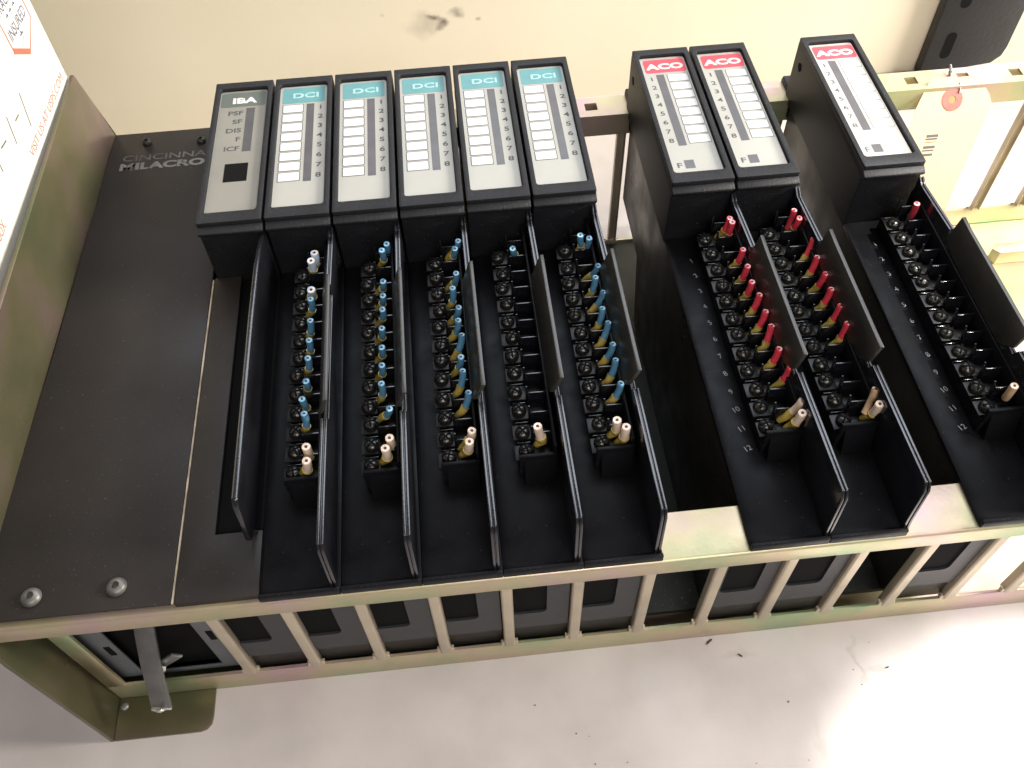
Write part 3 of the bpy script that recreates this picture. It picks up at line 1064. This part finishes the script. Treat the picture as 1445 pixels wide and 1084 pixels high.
q = MB()
cols = 12
rows = 16
grid = []
for j in range(rows + 1):
    s = 78.0 * j / rows
    if s < 13:
        wl, wr = 386.0 + (0 if s > 0 else 0) - s * 0.55 + 3, 416.0 + s * 0.75
    else:
        wl, wr = 381.8 - (s - 13) * 0.33, 425.7 - (s - 13) * 0.36 if s < 60 else 425.7 - 47 * .36 - (s - 60) * 0.3
    grid.append([tg_pt(wl + (wr - wl) * i / cols, s) for i in range(cols + 1)])
top = [[q.bm.verts.new(c) for c in row] for row in grid]
bot = [[q.bm.verts.new((c[0], c[1] + 0.15, c[2] - 0.25)) for c in row] for row in grid]
for j in range(rows):
    for i in range(cols):
        q._face([top[j][i], top[j][i + 1], top[j + 1][i + 1], top[j + 1][i]])
        q._face([bot[j][i], bot[j + 1][i], bot[j + 1][i + 1], bot[j][i + 1]])
per = [(0, i) for i in range(cols + 1)] + [(j, cols) for j in range(1, rows + 1)] + [(rows, i) for i in range(cols - 1, -1, -1)] + [(j, 0) for j in range(rows - 1, 0, -1)]
for a, b_ in zip(per, per[1:] + per[:1]):
    q._face([top[a[0]][a[1]], bot[a[0]][a[1]], bot[b_[0]][b_[1]], top[b_[0]][b_[1]]])
q.build('tag_card', M['manila'], tg, smooth=60)
slope = Matrix.Rotation(0, 4, 'X')
def on_tag(x, s, dz=0.12):
    c = Vector(tg_pt(x, s))
    nrm = Vector((0, 0.0, 1)) if False else Vector((0, -0.82 * -1, -0.573 * -1)).normalized()
    return c, nrm


TU = Vector((1, 0, 0))
TV = Vector((0, -0.573, -0.82)).normalized()      # down the slope
TN = TU.cross(-TV).normalized()
if TN.y > 0:
    TN = -TN


def tag_shape(name, m, fn, x, s, h0=0.08, h1=0.3):
    q = MB()
    c = Vector(tg_pt(x, s))
    outer, inner = fn
    n = len(outer)
    def PT(p, h):
        cc = Vector(tg_pt(x + p[0], s + p[1]))
        return cc + TN * h
    A = [q.bm.verts.new(PT(p, h1)) for p in outer]
    Bv = [q.bm.verts.new(PT(p, h0)) for p in outer]
    if inner:
        Ci = [q.bm.verts.new(PT(p, h1)) for p in inner]
        for i in range(n):
            j = (i + 1) % n
            q._face([A[i], A[j], Ci[j], Ci[i]])
    else:
        q._face(A)
    for i in range(n):
        j = (i + 1) % n
        q._face([A[i], Bv[i], Bv[j], A[j]])
    return q.build(name, m, tg, smooth=0)


def circ(r, n=24):
    return [(r * math.cos(2 * math.pi * i / n), r * math.sin(2 * math.pi * i / n)) for i in range(n)]


tag_shape('reinforcement_ring', M['ring'], (circ(6.0), circ(2.1)), 402.0, 11.5)
tag_shape('eyelet_hole', mat('tag_hole_shadow', (0.24, 0.17, 0.06), 0.7), (circ(2.1), None), 402.0, 11.5, 0.05, 0.15)
for i, (off, hh) in enumerate(((0, 1.5), (2.0, .9), (4.0, .35), (6.2, 1.5), (8.4, .8), (10.6, 1.3))):
    tag_shape('barcode_bar', M['ink'], ([(-3.4, 0), (3.4, 0), (3.4, hh), (-3.4, hh)], None), 391.8 - off * .25, 29.5 + off, 0.05, 0.12)
q = MB()
q.tube([(-1.0, 3.5, -4), (-1.6, 2.0, -2.4), (-1.4, 0.6, -1.6), (0.6, -1.2, -1.8), (1.6, -4, -3.5), (0.8, -6.5, -6.4)], 0.5, 8)
q.tube([(-1.0, 4.5, -3.5), (-2.6, 5.0, -0.5), (-1.4, 6.2, 1.0), (-2.4, 7.4, 2.6)], 0.6, 8)
q.tube([(-2.8, 4.5, -3.0), (-1.2, 5.2, -0.5), (-2.6, 6.2, 1.0), (-1.6, 7.6, 2.4)], 0.5, 8)
q.build('tie_wire', M['steel'], tg, smooth=60)

# ------------------------------------------------------------------ black steel post against the wall
po = empty('steel_post', (488, 432, -122), 'black painted steel post with oval slots fixed on the cream wall at the right', 'post')
q = MB()
n_slots = 6
q.prism([(0, 2), (56, 8), (62.5, 14), (64.0, 22), (64.0, 700), (0, 700)], -7, 2.5, 'y')
q.build('post_face', M['post'], po, bevel=0.8)
for i in range(7):
    for xx, z0 in ((15, 16),):
        q = MB()
        zc = z0 + i * 42
        q.prism(rrect(xx - 4.0, xx + 4.0, zc, zc + 22, 3.9, 5), -7.25, -6.6, 'y')
        q.build('oval_slot', M['matte_black'], po, smooth=0)

# ------------------------------------------------------------------ crumbs of dirt on the floor
for i, (x, y, a, l, lab_) in enumerate(((221.5, -3.6, 0.6, 4.2, 'dark sliver of dirt on the floor just in front of the grille'),
                                        (235, -12, -0.6, 2.6, 'tiny brown fleck on the floor close to the rack, right of the dark sliver'),
                                        (304, -25.5, 0.2, 2.0, 'pale brown chip on the floor at the edge of the sunlit patch'))):
    q = MB()
    rr_ = random.Random(i + 3)
    pts = [(l * math.cos(t) * (0.8 + rr_.random() * .4) / 2, l * 0.30 * math.sin(t) * (0.6 + rr_.random() * .6) / 2) for t in [2 * math.pi * k / 9 for k in range(9)]]
    q.prism(pts, 0, 0.6, 'z')
    o = q.build('dirt_crumb', M['grime'], bevel=0.12)
    o.location = (x * S, y * S, -0.122)
    o.rotation_euler = (0, 0, a)
    tag(o, lab_, 'dirt')

q = MB()
rg = random.Random(11)
spots_ = [(rg.gauss(150, 14), rg.gauss(-62, 7)) for _ in range(12)] + [(rg.uniform(0, 300), rg.uniform(-95, -12)) for _ in range(22)]
for (x, y) in spots_:
    s_ = rg.uniform(0.18, 0.5)
    n_ = 5
    a0 = rg.uniform(0, 3)
    pts = [(x + s_ * rg.uniform(.6, 1.3) * math.cos(a0 + 2 * math.pi * k / n_), y + s_ * rg.uniform(.5, 1.2) * math.sin(a0 + 2 * math.pi * k / n_)) for k in range(n_)]
    q.prism(pts, -122, -122 + s_ * 0.7, 'z')
tag(q.build('floor_grit', M['grime'], smooth=0), 'tiny dark specks of grit scattered over the pale floor in front', 'grit', kind='stuff')
